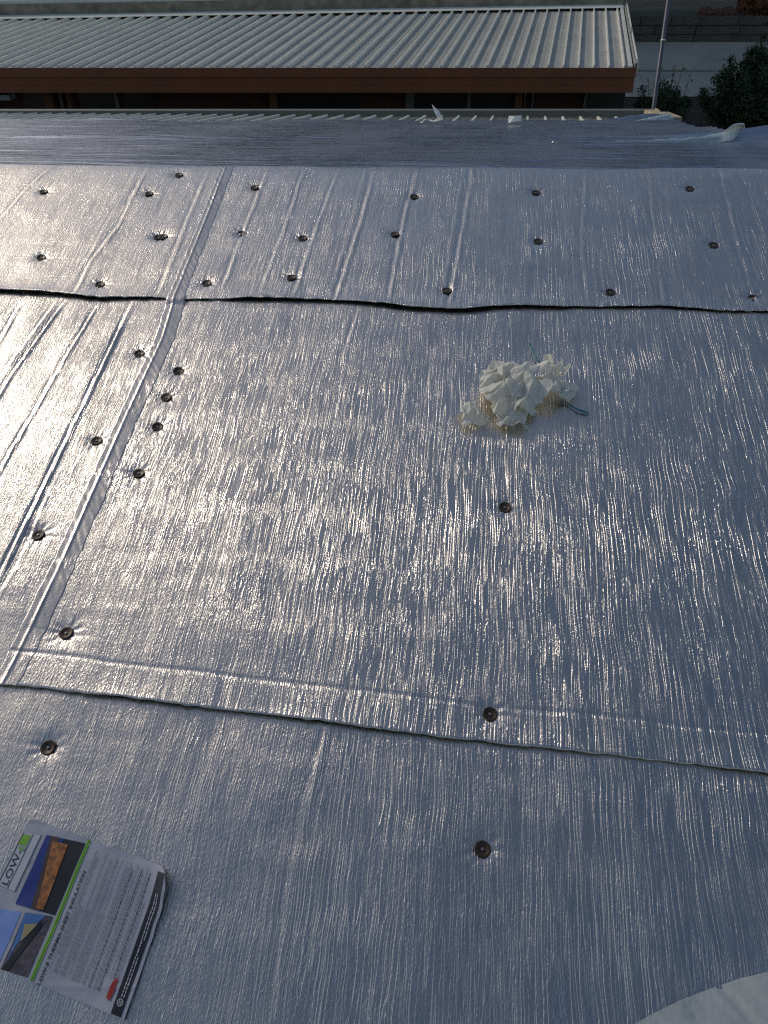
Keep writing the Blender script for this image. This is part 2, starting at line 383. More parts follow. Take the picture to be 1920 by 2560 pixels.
def sheet(name, zone, sl_, sr_, tb_, tt_, nu, nv, label, skirt=True):
    u = np.linspace(0, 1, nu)[None, :]; v = np.linspace(0, 1, nv)[:, None]
    T = np.zeros((nv, nu)) + 1.; S = T * 0
    for _ in range(6):
        S = sl_(T) * (1 - u) + sr_(T) * u; T = tb_(S) * (1 - v) + tt_(S) * v
    H = heightA(zone, S, T)
    if skirt:                                # turned-down cut edge, about 8 mm thick
        n2 = .004 * fbm(S[:1] * 45, S[:1] * 0 + 4, 2)
        S2 = np.vstack([S[:1], S[:1], S[:1]]); T2 = np.vstack([T[:1] + .004, T[:1] - .0005 + n2, T[:1] - .003 + n2]); H2 = np.vstack([H[:1] - .0048, H[:1] - .0042, H[:1] - .0014])
        S = np.vstack([S2, S]); T = np.vstack([T2, T]); H = np.vstack([H2, H])
    o = grid_mesh(name, S, T, H, MF)
    o.matrix_world = FA
    return tag(o, label, 'foil sheet')
cst = lambda c: (lambda t: np.asarray(t, float) * 0 + c)
SL, SR = -3.4, 3.6
top = lambda s: ridge_t(s)
sheet('foil_sheet', 'U', cst(SL), tU, seam1, top, 330, 200, 'upper silver foil sheet left of the smooth tape, under the ridge')
sheet('foil_sheet', 'U', tU, cst(SR), seam1, top, 640, 200, 'upper silver foil sheet right of the tape, crossed by long slanting folds')
und = lambda s: seam1(s) + .14
sheet('foil_sheet', 'ML', cst(SL + 1.2), tM, seam2, und, 240, 300, 'glaring foil sheet at the left border with deep slanting creases')
sheet('foil_sheet', 'MR', tM, cst(SR - .8), seam2, und, 640, 330, 'large foil sheet in the middle carrying the crumpled paper')
sheet('foil_sheet', 'B', cst(SL + 1.4), cst(SR - 1.6), lambda s: np.asarray(s, float) * 0 - 1.1, lambda s: seam2(s) + .14, 520, 330, 'nearest foil sheet, carrying the printed label', skirt=False)

def tape(name, f, zone, t0, t1, wl_, wr_, ridge_off, label):
    nv, nu = 420, 34
    T = np.linspace(t0, t1, nv)[:, None] + np.zeros((1, nu)); e = np.linspace(-1, 1, nu)[None, :] + T * 0
    jag = .004 * vn(T * 30, T * 0 + 5)
    off = np.where(e < 0, e * (wl_ + jag), e * (wr_ + jag * 1.5 + .0012 * vn(T * 60, T * 0 + 9)))
    S = f(T) + off
    H = heightA(zone, S, T)
    if zone == 'MR':
        w_ = np.clip((T - (t_s1 - .035)) / .04, 0, 1); w_ = w_ * w_ * (3 - 2 * w_)
        H = H * (1 - w_) + (heightA('U', S, np.maximum(T, t_s1 + .002)) + .003) * w_
    H = np.where(np.abs(e) > .98, H - .0002, H + .0010)
    H = H + .0019 * np.exp(-((off - ridge_off) / .0045)**2) * (.8 + .5 * vn(T * 9, T * 0 + 2)) 
    H = H + .0008 * vn(T * 75 + off * 90, off * 40 + 4) * 2 * np.clip(vn(T * 8, T * 0 + 7) + .6, 0, 1)
    o = grid_mesh(name, S, T, H, MT); o.matrix_world = FA
    return tag(o, label, 'foil tape')
t_s1 = float(seam1(tM(tapeM[0][1]) + 0.0))
tape('foil_tape', tU, 'U', t_s1 + .001, float(ridge_t(tU(3.))) - .004, .026, .032, -.004, 'short pale foil tape joining the two upper sheets below the ridge')
tape('foil_tape', tM, 'MR', float(seam2(tM(tapeM[-1][1]))) - .002, t_s1 + .025, .028, .040, -.002, 'long creased foil tape running down the left side of the large sheet')

# ------------------------------------------------------------------ cap washers
def washer_meshes():
    n = 28; prof = [(.0028, -.0022), (.0050, -.0020), (.0085, -.0010), (.0130, .0006), (.0158, .0016), (.0172, .0013), (.0176, .0002), (.0166, -.0012)]
    v = []; f = []
    for r, z in prof:
        for k in range(n):
            a = 2 * math.pi * k / n; v.append((r * math.cos(a), r * math.sin(a), z))
    for i in range(len(prof) - 1):
        for k in range(n): f.append((i * n + k, i * n + (k + 1) % n, (i + 1) * n + (k + 1) % n, (i + 1) * n + k)[::-1])
    me = bpy.data.meshes.new('washer_plate'); me.from_pydata(v, [], [q[::-1] for q in f]); me.polygons.foreach_set('use_smooth', [True] * len(me.polygons)); me.materials.append(MWASH)
    v = []; f = []; n = 12
    for r, z in ((.0034, -.0022), (.0036, .0002), (.0028, .0012)):
        for k in range(n):
            a = 2 * math.pi * k / n; v.append((r * math.cos(a), r * math.sin(a), z))
    for i in range(2):
        for k in range(n): f.append((i * n + k, i * n + (k + 1) % n, (i + 1) * n + (k + 1) % n, (i + 1) * n + k))
    f.append(tuple(range(2 * n, 3 * n)))
    ms = bpy.data.meshes.new('screw_head'); ms.from_pydata(v, [], f); ms.materials.append(MSCREW)
    return me, ms
wm, sm = washer_meshes()
for i, (px, py, lab) in enumerate(WASH):
    s, t = WST[i]
    zone = 'U' if t > seam1(s) else ('B' if t < seam2(s) else ('ML' if s < tM(t) else 'MR'))
    h = float(heightA(zone, np.array([s]), np.array([t]))[0]) + .0030 + (.002 if i == 8 else 0)
    tilt = Matrix.Rotation(R(random.uniform(-6, 6)), 4, 'X') @ Matrix.Rotation(R(random.uniform(-6, 6)), 4, 'Y') @ Matrix.Rotation(random.random() * 6, 4, 'Z')
    w = empty('cap_washer', FA @ Matrix.Translation((s, t, h)) @ tilt, 'dark round cap washer ' + lab, 'washer', 'cap washers screwed through the foil')
    link(bpy.data.objects.new('washer_plate', wm), w); link(bpy.data.objects.new('screw_head', sm), w)

# ------------------------------------------------------------------ far foil sheets on the other slope
fe = [pq(*p) for p in [(-500,296),(0,297),(300,300),(800,303),(1130,303),(1500,300),(1640,292)]]
vr = [pq(*p) for p in [(1668,287),(1700,298),(1760,319),(1815,336),(1880,347),(1920,349),(2050,385),(2250,440)]]
def q_far(x): return np.interp(x, [p[0] for p in fe], [p[1] for p in fe])
def x_right(q):
    j = .05 * vn(np.asarray(q, float) * 7, np.asarray(q, float) * 0 + 3.3)
    P = sorted(vr, key=lambda p: p[1]); return j + np.interp(q, [p[1] for p in P], [p[0] for p in P])
ov = [pq(-300, 350), pq(960, 352), pq(1400, 352), pq(1830, 356)]
def q_ov(x): return np.interp(x, [p[0] for p in ov], [p[1] for p in ov])
def relB(X, Q):
    h = .008 * fbm(X * .7 + 2, Q * 4.5, 3) + .006 * fbm(X * 1.3, Q * 17 + 3, 3)
    re = np.clip((X - 1.2) / 2., 0, 1)
    return h * (1 + .8 * re)
def farsheet(name, q0, q1, nu, nv, lift, curl, label):
    u = np.linspace(0, 1, nu)[None, :]; v = np.linspace(0, 1, nv)[:, None]
    Q = np.zeros((nv, nu)) + 1.; X = Q * 0
    for _ in range(8):
        X = -4.6 * (1 - u) + (x_right(Q)) * u; Q = q0(X) * (1 - v) + q1(X) * v
    H = lift + relB(X, Q)
    d1 = q1(X) - Q; xr = x_right(Q) - X
    H = H + curl * np.exp(-d1 / .05) * (.12 + 1.0 * np.exp(-(xr / .35)**1.3))
    H = H + .10 * np.exp(-np.maximum(xr, 0) / .06) * np.clip(vn(Q * 3 + 7, Q * 0), -.1, .5) + .010 * fbm(Q * 9, X * 9, 2) * np.exp(-np.maximum(xr, 0) / .12)
    H = H + .03 * np.exp(-np.maximum(d1, 0) / .05) * np.clip(vn(X * 2.1 + 9, X * 0 + lift * 90) , 0, .5) 
    dr = Q - ridge_q(X); H = H - (lift + .012) * np.exp(-np.maximum(dr, 0) / .06)
    o = grid_mesh(name, X, Q, H, MFfar); o.matrix_world = FB
    return tag(o, label, 'foil sheet')
farsheet('foil_sheet', lambda x: q_ov(x) - .15, q_far, 420, 150, .0, .012, 'farthest dull foil sheet beyond the ridge, next to the bare ribbed eave')
farsheet('foil_sheet', lambda x: ridge_q(x) - .002, q_ov, 420, 170, .012, .075, 'dull foil sheet just beyond the ridge with an upcurled right corner')

def flap(name, bot, top_, label, parent):
    n = 60; xs = np.linspace(bot[0][0], bot[-1][0], n); yb_ = np.interp(xs, [p[0] for p in bot], [p[1] for p in bot]); yt_ = np.interp(xs, [p[0] for p in top_], [p[1] for p in top_])
    rows = 12; X = np.zeros((rows, n)); Q = X.copy(); H = X.copy()
    for i in range(n):
        x0, q0 = pq(xs[i], yb_[i], .012); up = max(.002, (yb_[i] - yt_[i]) * .0029)
        for j in range(rows):
            f = j / (rows - 1); th = f * 1.35
            X[j, i] = x0 + .02 * f * up / .1; Q[j, i] = q0 + up * .9 * math.sin(th) * .5; H[j, i] = .010 + up * f * (1 + .10 * math.sin(i * 1.1)) + .004 * float(vn(np.array(i * .35), np.array(j * .3))) 
    o = grid_mesh(name, X, Q, H, MF, None, np.stack([X, H], -1)); put_ = FB
    o.matrix_world = FB
    sol = o.modifiers.new('thickness', 'SOLIDIFY'); sol.thickness = .003
    bpy.context.view_layer.update(); o.parent = parent; o.matrix_parent_inverse = Matrix(FB).inverted(); o.matrix_world = FB
    return o
_fs = [o for o in bpy.data.objects if 'upcurled' in o.get('label', '')][0]
flap('curled_edge', [(1380, 356), (1600, 358), (1800, 356), (1840, 352), (1872, 347)], [(1380, 354), (1600, 352), (1700, 349), (1780, 342), (1815, 331), (1846, 318), (1854, 330), (1872, 345)], '', _fs)
_ff = [o for o in bpy.data.objects if 'farthest dull' in o.get('label', '')][0]
flap('curled_corner', [(1590, 301), (1640, 299), (1682, 298)], [(1590, 300), (1640, 290), (1664, 284), (1682, 292)], '', _ff)
# paper scraps on the far foil
def crumple(pts, faces_n, seed, thick=0): pass
def strip_mesh(name, pts, widths, mat, mat_world, upv=(0, 0, 1), twist=0., label=None, cat=None):
    rnd = random.Random(len(pts) * 7 + int(widths[0] * 1e5)); v = []; f = []
    for i, p in enumerate(pts):
        p = np.array(p, float); d = nrm(np.array(pts[min(i + 1, len(pts) - 1)], float) - np.array(pts[max(i - 1, 0)], float))
        a = nrm(np.cross(d, np.array(upv, float))); b = np.cross(a, d); th = twist * i + rnd.uniform(-.3, .3); a2 = a * math.cos(th) + b * math.sin(th)
        w = widths[i] / 2
        v += [p - a2 * w, p + np.cross(a2, d) * w * rnd.uniform(-.35, .35), p + a2 * w]
    for i in range(len(pts) - 1):
        for k in range(2): f.append((i * 3 + k, i * 3 + k + 1, i * 3 + 4 + k, i * 3 + 3 + k))
    o = mesh(name, v, f, mat); o.matrix_world = mat_world
    if label: tag(o, label, cat)
    return o
a = pq(1052, 312); b = pq(1096, 311); 
strip_mesh('paper_scrap', [(a[0], a[1], .012), (a[0] + .03, a[1] + .03, .035), (a[0] + .08, a[1], .025), (b[0] - .02, b[1], .025), (b[0] + .02, b[1] - .02, .030), (b[0] - .01, b[1] + .01, .07), (b[0] - .05, b[1] + .02, .12)],
           [.03, .07, .06, .07, .06, .045, .01], MPAPW, FB, label='torn white paper scrap with an upright tip on the far foil', cat='paper scrap')
a = pq(1274, 313); b = pq(1302, 312)
strip_mesh('paper_scrap', [(a[0], a[1], .018), (a[0] + .03, a[1] + .02, .04), (b[0] - .03, b[1] + .02, .045), (b[0], b[1], .02)], [.05, .10, .11, .07], MPAPW, FB, label='flat folded white paper scrap on the far foil, right of the torn one', cat='paper scrap')

# ------------------------------------------------------------------ near house: bare eave strip, gutter, barge boards, walls
house = empty('house', Matrix.Translation((0, 5, 0)), 'near house whose roof is being covered in silver foil, bare eave with olive gutter', 'house')
HI = house.matrix_world.inverted()
def put(o, mw, parent, inv): o.parent = parent; o.matrix_parent_inverse = inv; o.matrix_world = mw; return o
q_eave = pq(960, 287, -.04)[1]
xr_e = pq(1617, 291, -.04)[0]
P = pq(538, 301, -.04); P2 = pq(1319, 301, -.04); pitch = (P2[0] - P[0]) / round((P2[0] - P[0]) / (pq(1300, 301, -.04)[0] - pq(1252.5, 301, -.04)[0]))
x = P2[0] - 46 * pitch; q_in = q_eave - 1.2
pm = None; rm = None
k = 0
while x < xr_e:
    if pm is None:
        w = pitch
        v = [(.012, 0, -.004), (w * .33, 0, -.004), (w * .38, 0, 0), (w * .62, 0, 0), (w * .67, 0, -.004), (w - .012, 0, -.004)]
        v2 = [(a_, 1.2, c_) for a_, b_, c_ in v]; v3 = [(a_, 1.2, c_ - .012) for a_, b_, c_ in v]
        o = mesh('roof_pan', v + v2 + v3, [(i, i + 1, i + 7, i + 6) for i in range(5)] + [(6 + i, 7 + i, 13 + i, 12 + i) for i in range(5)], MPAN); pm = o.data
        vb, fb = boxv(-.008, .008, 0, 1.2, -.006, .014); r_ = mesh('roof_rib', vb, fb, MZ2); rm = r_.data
    else:
        o = link(bpy.data.objects.new('roof_pan', pm)); r_ = link(bpy.data.objects.new('roof_rib', rm))
    put(o, FB @ Matrix.Translation((x, q_in, -.055)), house, HI)
    put(r_, FB @ Matrix.Translation((x, q_in, -.055)), house, HI)
    x += pitch; k += 1
def boxF(name, Fm, x0, x1, y0, y1, z0, z1, mat, parent, inv, bev=0):
    o = box(name, x0, x1, y0, y1, z0, z1, mat); put(o, Fm, parent, inv)
    if bev: bevel(o, bev)
    return o
# gutter: back, floor, front with rolled lip, in a level frame along the eave
e0 = B2W(pq(0, 286, -.05)[0], pq(0, 286, -.05)[1], -.05); e1 = B2W(pq(1600, 286, -.05)[0], pq(1600, 286, -.05)[1], -.05)
GX = nrm(e1 - e0); GY = nrm(np.cross([0, 0, 1.], GX)); GZ = np.cross(GX, GY)
FG = frame(e0, GX, GY, GZ); gl = np.linalg.norm(e1 - e0)
xg0, xg1 = -3.0, gl + .16
g = MB()
prof = [(-.02, -.02), (-.02, -.13), (.12, -.13), (.12, .012), (.145, .022), (.15, .010), (.128, -.004), (.128, -.14), (-.03, -.14), (-.03, -.02)]
n_ = len(prof)
g.add([(xg0, a_, b_) for a_, b_ in prof] + [(xg1, a_, b_) for a_, b_ in prof], [(i, (i + 1) % n_, n_ + (i + 1) % n_, n_ + i) for i in range(n_)])
put(g.build('gutter', MOLIVE), FG, house, HI)
boxF('gutter_stop_end', FG, xg1 - .004, xg1 + .012, -.03, .13, -.14, .03, MTIMB, house, HI)
boxF('fascia_board', FG, xg0, xg1, -.055, -.033, -.20, -.04, MRED, house, HI)
# verge boards at the right-hand end
v0 = pq(1640, 290)
for k, (dx0, dx1, z1) in enumerate(((.00, .085, .045), (.095, .21, .030))):
    boxF('barge_board', FB, xr_e + dx0, xr_e + dx1, q_eave - .45, q_eave + .22, -.18, z1 - .045, MTIMB, house, HI, .004)
boxF('roof_deck', FB, -6, xr_e, ridge_q(0) + .3, q_eave - 1.21, -.14, -.075, MZ, house, HI)
boxF('roof_deck', FA, -6, 6, -4.0, RT0 - .12, -.09, -.03, MZ, house, HI)
box_w = box('wall', -5.8, 2.9, -2.0, 6.8 , 0.0, .9, MWALL); put(box_w, Matrix.Identity(4), house, HI)

# ------------------------------------------------------------------ crumpled paper on the large sheet
def surfA(px, py, zone='MR'):
    s, t = st(px, py); return s, t, float(heightA(zone, np.array([s]), np.array([t]))[0])
def crumpled(mb, ctr, sx, sy, hgt, rot, seed, nx=7, ny=6, z0=.0, fold=1.0):
    rnd = random.Random(seed); c, s_ = math.cos(rot), math.sin(rot)
    G = np.zeros((ny, nx, 3))
    for j in range(ny):
        for i in range(nx):
            u = i / (nx - 1) * 2 - 1; v = j / (ny - 1) * 2 - 1
            u += rnd.uniform(-.42, .42) * 2 / nx; v += rnd.uniform(-.42, .42) * 2 / ny
            rr = min(1, math.hypot(u, v) / 1.25)
            z = hgt * (1 - rr**2) * .70 + hgt * .8 * rnd.random()**1.5 * fold
            G[j, i] = (u * sx * (1 - .15 * rnd.random()), v * sy * (1 - .15 * rnd.random()), z)
    k = 3; NX = (nx - 1) * k + 1; NY = (ny - 1) * k + 1; V = []; r2 = np.random.default_rng(seed)
    cell = min(sx / nx, sy / ny) * 2 / k
    for J in range(NY):
        for I in range(NX):
            i, j = min(I // k, nx - 2), min(J // k, ny - 2); fu, fv = I / k - i, J / k - j
            a_, b_, d_, e_ = G[j, i], G[j, i + 1], G[j + 1, i], G[j + 1, i + 1]
            if fu >= fv: p = a_ + (b_ - a_) * fu + (e_ - b_) * fv      # folded along the diagonal
            else: p = a_ + (d_ - a_) * fv + (e_ - d_) * fu
            p = p + r2.normal(size=3) * np.array([.16, .16, .17]) * cell
            edge = (I in (0, NX - 1)) or (J in (0, NY - 1))
            if edge: p = p + r2.normal(size=3) * .32 * cell
            V.append((ctr[0] + p[0] * c - p[1] * s_, ctr[1] + p[0] * s_ + p[1] * c, ctr[2] + z0 + max(.001, p[2])))
    Fs = []
    for j in range(NY - 1):
        for i in range(NX - 1):
            a_ = j * NX + i; Fs += [(a_, a_ + 1, a_ + NX + 1), (a_, a_ + NX + 1, a_ + NX)]
    mb.add(V, Fs)
mb = MB()
crumpled(mb, surfA(1272, 1010), .075, .075, .055, .3, 11, 6, 6)
crumpled(mb, surfA(1266, 985), .080, .060, .050, -.2, 12, 6, 5, .02)
crumpled(mb, surfA(1325, 995), .085, .060, .060, .5, 13, 7, 5, .012)
crumpled(mb, surfA(1395, 985), .060, .040, .030, -.35, 14, 6, 4, .012)
crumpled(mb, surfA(1278, 1055), .045, .040, .035, .1, 15, 5, 5)
crumpled(mb, surfA(1330, 960), .090, .022, .035, .15, 16, 8, 3, .045)
crumpled(mb, surfA(1250, 958), .040, .045, .040, .9, 17, 4, 4, .030)
o = mb.build('crumpled_paper', MPAP); put(o, FA, None, Matrix.Identity(4)); tag(o, 'large heap of crumpled translucent white backing paper on the middle foil sheet', 'crumpled paper')
def soften(o):
    me = o.data; r = random.Random(2); at = me.attributes.new('crease_edge', 'FLOAT', 'EDGE')
    for i in range(len(me.edges)): at.data[i].value = r.choice([.1, .4, .8, 1.])
    m_ = o.modifiers.new('sub', 'SUBSURF'); m_.levels = 1; m_.render_levels = 1
    me.polygons.foreach_set('use_smooth', [True] * len(me.polygons))
soften(o)
# upright tongues of paper at the top right of the heap
def tongue(mb, pts, w0):
    v = []; f = []
    for i, (p, w) in enumerate(zip(pts, w0)):
        v += [(p[0] - w, p[1], p[2]), (p[0], p[1] - w * .5, p[2] + .3 * w), (p[0] + w, p[1] + .3 * w, p[2])]
    for i in range(len(pts) - 1):
        for k in range(2): f.append((i * 3 + k, i * 3 + k + 1, i * 3 + 4 + k, i * 3 + 3 + k))
    mb.add(v, f)
tb = MB(); s_, t_, h_ = surfA(1372, 945)
tongue(tb, [(s_, t_, h_ + .02), (s_ - .006, t_ + .012, h_ + .05), (s_ - .015, t_ + .02, h_ + .075), (s_ - .012, t_ + .012, h_ + .082)], [.010, .013, .011, .004])
tongue(tb, [(s_ + .022, t_ - .01, h_ + .02), (s_ + .028, t_ + .004, h_ + .045), (s_ + .030, t_ + .012, h_ + .058)], [.008, .009, .004])
tongue(tb, [(s_ + .040, t_ - .01, h_ + .02), (s_ + .052, t_ + .004, h_ + .040), (s_ + .058, t_ + .012, h_ + .050)], [.008, .008, .003])
x_ = tb.build('torn_tongue', MPAP, None); put(x_, FA, o, Matrix(FA).inverted())
mb = MB(); crumpled(mb, surfA(1176, 1050), .034, .042, .040, .4, 21, 5, 5)
o = mb.build('crumpled_paper', MPAP); put(o, FA, None, Matrix.Identity(4)); soften(o); tag(o, 'small crumpled ball of white paper left of the large heap', 'crumpled paper')
def strand(pts, w, label):
    P = [surfA(x_, y_) for x_, y_, z_ in pts]
    m_ = MB(); m_.tube([(p[0], p[1], p[2] + q_[2]) for p, q_ in zip(P, pts)], w, 6)
    o = m_.build('plastic_strand', MTEAL, None, True); put(o, FA, None, Matrix.Identity(4)); return tag(o, label, 'plastic strand')
strand([(1322, 862, .006), (1326, 878, .010), (1333, 896, .012), (1341, 910, .014), (1350, 922, .016)], [.002, .0034, .0028, .0032, .0012], 'teal plastic strand sticking out behind the top of the paper heap')
strand([(1415, 1010, .006), (1428, 1022, .006), (1445, 1032, .008), (1460, 1036, .006), (1472, 1038, .004)], [.0012, .0018, .0032, .0032, .0012], 'teal plastic strand trailing right of the paper heap')
P_ = [surfA(*p) for p in [(1396, 998), (1398, 988), (1406, 986), (1420, 996), (1426, 1004), (1416, 1006), (1404, 1006)]]
o = mesh('plastic_tag', [(p[0], p[1], p[2] + .034 - .001 * i) for i, p in enumerate(P_)] + [(p[0], p[1], p[2] + .030 - .001 * i) for i, p in enumerate(P_)],
         [tuple(range(7)), tuple(range(13, 6, -1))] + [(i, i + 7, (i + 1) % 7 + 7, (i + 1) % 7) for i in range(7)], MTEAL)
o.matrix_world = FA; tag(o, 'small dark teal plastic tag on the right fold of the paper heap', 'plastic tag')

# ------------------------------------------------------------------ printed label
p00 = np.array(st(312, 2550)); pW = np.array(st(438, 2178)); pH = np.array(st(75, 2045))
ex = pW - p00; LW = np.linalg.norm(ex); ex = ex / LW
ey = np.array([-ex[1], ex[0]]); 
LH = float((pH - pW).dot(ey)) ; sk = float((pH - pW).dot(ex)) / LH      # slight skew of the sheet as it lies
print('label', LW, LH, sk)
def lab(px, py):
    p = np.array(st(px, py)) - p00; y_ = p.dot(ey); x_ = p.dot(ex) - sk * y_; return x_, y_
LHH = max(LH, .19)
def labh(x_, y_):
    x_ = np.asarray(x_, float); y_ = np.asarray(y_, float)
    h = .007 + .004 * fbm(x_ * 9 + 4, y_ * 9, 2) + .0045 * np.abs(vn(x_ * 14 + 3, y_ * 9 + x_ * 7)) + .002 * np.exp(-np.abs(x_ - .62 * LW - .45 * y_) / .004) + .0015 * np.exp(-np.abs(x_ - .2 * LW + .3 * y_) / .003)
    c = np.exp(-((LW - x_) / .05)**2 - (y_ / .035)**2)
    h = h + .014 * c + .010 * np.exp(-(y_ / .012)**2) * np.clip((x_ - .5 * LW) / LW, 0, 1) * (1 + 1.5 * vn(x_ * 60, x_ * 0 + 3))
    return h
def labM(x_, y_, dz=0.):
    x_ = np.asarray(x_, float); y_ = np.asarray(y_, float)
    X = p00[0] + ex[0] * (x_ + sk * y_) + ey[0] * y_; Y = p00[1] + ex[1] * (x_ + sk * y_) + ey[1] * y_
    # crumpled near corner: pulls in
    c = np.exp(-((LW - x_) / .035)**2 - (y_ / .03)**2)
    X = X - .006 * c + .016 * np.exp(-(y_ / .02)**2) * vn(x_ * 38, x_ * 0 + 8) * np.clip((x_ - .45 * LW) / LW, 0, 1) * 2
    return X, Y, labh(x_, y_) + dz
label = empty('product_label', FA @ Matrix.Translation((p00[0], p00[1], .01)), 'creased glossy printed insulation label lying at the lower left corner', 'label')
LI = label.matrix_world.inverted()
def lgrid(name, x0, x1, y0, y1, dz, mat, nx=None, ny=None, corner=0):
    nx = nx or max(2, int(abs(x1 - x0) / .006) + 1); ny = ny or max(2, int(abs(y1 - y0) / .006) + 1)
    u = np.linspace(x0, x1, nx)[None, :] + np.zeros((ny, 1)); v = np.linspace(y0, y1, ny)[:, None] + np.zeros((1, nx))
    if corner:                               # rounded sheet corners
        r = corner; hw = (x1 - x0) / 2; cx_ = (x0 + x1) / 2
        lim = np.ones_like(v) * hw
        dy = np.minimum(v - y0, y1 - v); m_ = dy < r
        lim = np.where(m_, hw - (r - np.sqrt(np.maximum(0, r**2 - (r - dy)**2))), lim)
        lim2 = np.where(v < y0 + .035, hw - (.035 - np.sqrt(np.maximum(0, .035**2 - (.035 - (v - y0))**2))), lim)
        u = cx_ + (u - cx_) / hw * np.where(u > cx_, lim2, np.where(v < y0 + r, hw, lim))
    X, Y, H = labM(u, v, dz)
    o = grid_mesh(name, X, Y, H, mat); return put(o, FA, label, LI)
lgrid('label_sheet', 0, LW, -.002, LHH, 0, MLAB, 90, 70, .016)
def lpoly(name, pts, dz, mat, cells=10):     # polygon given by points in label coordinates, quad (4 pts) is gridded
    a_, b_, c_, d_ = [np.array(p) for p in pts]
    u = np.linspace(0, 1, cells)[None, :, None]; v = np.linspace(0, 1, cells)[:, None, None]
    Q = (a_ * (1 - u) + b_ * u) * (1 - v) + (d_ * (1 - u) + c_ * u) * v
    X, Y, H = labM(Q[..., 0], Q[..., 1], dz); o = grid_mesh(name, X, Y, H, mat); return put(o, FA, label, LI)
D1, D2, D3, D4 = .0008, .0013, .0018, .0023
# black footer band
yb0 = .0055; yb1 = lab(280, 2536)[1]; print('band', yb1)
lgrid('footer_band', .0015, LW * .955, yb0, yb1 , D1, I_BLK)
# photo panels
def Lq(*P): return [lab(*p) for p in P]
ph1 = [(42, 2261), (120, 2090), (217, 2111), (141, 2290)]
q1 = Lq(*ph1)
def sub(q, u0, u1, v0, v1):                  # u along the first edge, v across
    a_, b_, c_, d_ = [np.array(p) for p in q]
    g_ = lambda u, v: (a_ * (1 - u) + b_ * u) * (1 - v) + (d_ * (1 - u) + c_ * u) * v
    return [g_(u0, v0), g_(u1, v0), g_(u1, v1), g_(u0, v1)]
lpoly('photo_panel', q1, D1, I_BLK, 16)
lpoly('picture_sky', sub(q1, 0, 1, 0, .46), D2, I_NAVY, 10)
lpoly('picture_wall', [sub(q1, 0, 0, .40, .4)[0], sub(q1, 1, 1, .12, .12)[0], sub(q1, 1, 1, .35, .35)[0], sub(q1, 0, 0, .62, .62)[0]], D3, I_BRN, 10)
lpoly('picture_tiles', [sub(q1, .02, .02, .52, .5)[0], sub(q1, .93, .93, .22, .2)[0], sub(q1, .93, .93, .62, .6)[0], sub(q1, .02, .02, .70, .7)[0]], D4, I_ORG, 14)
q2 = Lq((7, 2425), (68, 2283), (136, 2293), (75, 2445))
lpoly('photo_panel', q2, D1, I_SLT, 12)
lpoly('picture_sky', [sub(q2, .0, .0, .1, 0)[0], sub(q2, 1, 1, 0, 0)[0], sub(q2, 1, 1, .75, 0)[0], sub(q2, .45, .45, .1, 0)[0]], D2, I_SKY, 8)
lpoly('picture_gable', [sub(q2, .5, .5, .25, 0)[0], sub(q2, .80, .80, .15, 0)[0], sub(q2, .85, .85, .60, 0)[0], sub(q2, .62, .62, .38, 0)[0]], D3, I_TAN, 6)
lpoly('picture_eave', [sub(q2, .0, .0, .02, 0)[0], sub(q2, .9, .9, .62, 0)[0], sub(q2, .86, .86, .78, 0)[0], sub(q2, .0, .0, .26, 0)[0]], D4, I_BLK, 8)
q3 = Lq((-45, 2400), (-5, 2272), (58, 2282), (0, 2416))
lpoly('photo_panel', q3, D1, I_LSKY, 10)
# logo box
q4 = Lq((-4, 2210), (60, 2084), (108, 2091), (42, 2232))
def outline(name, q, w, dz, mat):
    lpoly(name, sub(q, 0, 1, 0, w), dz, mat, 6); lpoly(name, sub(q, 0, 1, 1 - w, 1), dz, mat, 6)
lpoly('logo_panel', q4, D1, I_WHT, 8)
lpoly('logo_rule', sub(q4, 0, 1, .05, .09), D2, I_BLK, 8)
lpoly('logo_rule', sub(q4, 0, 1, .56, .59), D2, I_BLK, 8)
lpoly('logo_rule', sub(q4, 0, 1, .95, .98), D2, I_BLK, 8)
lpoly('logo_square', sub(q4, .78, .97, .10, .50), D2, I_GRN, 6)
# green rule
g0, g1 = lab(74, 2478), lab(241, 2085)
lgrid('green_rule', max(g0[0], .001), min(g1[0], LW - .001), g0[1] - .0035, g0[1] + .0035, D2, I_GRN)
lgrid('green_rule_core', max(g0[0], .001), min(g1[0], LW - .001), g0[1] - .0006, g0[1] + .0006, D3, I_DGRN)
def ltext(name, txt, x0, y0, size, width, dz, mat, bold=0.):
    cu = bpy.data.curves.new(name, 'FONT'); cu.body = txt; cu.size = size; cu.resolution_u = 2; cu.offset = bold
    to = bpy.data.objects.new(name, cu); COL.objects.link(to)
    dg = bpy.context.evaluated_depsgraph_get(); me = bpy.data.meshes.new_from_object(to.evaluated_get(dg))
    bpy.data.objects.remove(to)
    n_ = len(me.vertices); co = np.zeros(n_ * 3); me.vertices.foreach_get('co', co); co = co.reshape(-1, 3)
    k_ = width / (co[:, 0].max() - co[:, 0].min())
    X, Y, H = labM(x0 + (co[:, 0] - co[:, 0].min()) * k_, y0 + co[:, 1] * 1., dz)
    me.vertices.foreach_set('co', np.stack([X, Y, H], -1).ravel()); me.materials.clear(); me.materials.append(mat); me.update()
    o = bpy.data.objects.new(name, me); COL.objects.link(o); return put(o, FA, label, LI)
h0, h1 = lab(102, 2463), lab(220, 2182)
ltext('heading_text', 'LOW-E THERMA-SHEET INSULATION', h0[0], (h0[1] + h1[1]) / 2 - .001, .0088, h1[0] - h0[0], D2, I_BLK, .0002)
c4 = sub(q4, .04, .04, .52, .5)[0]; c5 = sub(q4, .66, .66, .52, .5)[0]
ltext('logo_text', 'LOW-', c4[0], c4[1] + .0005, .020, c5[0] - c4[0], D3, I_BLK)
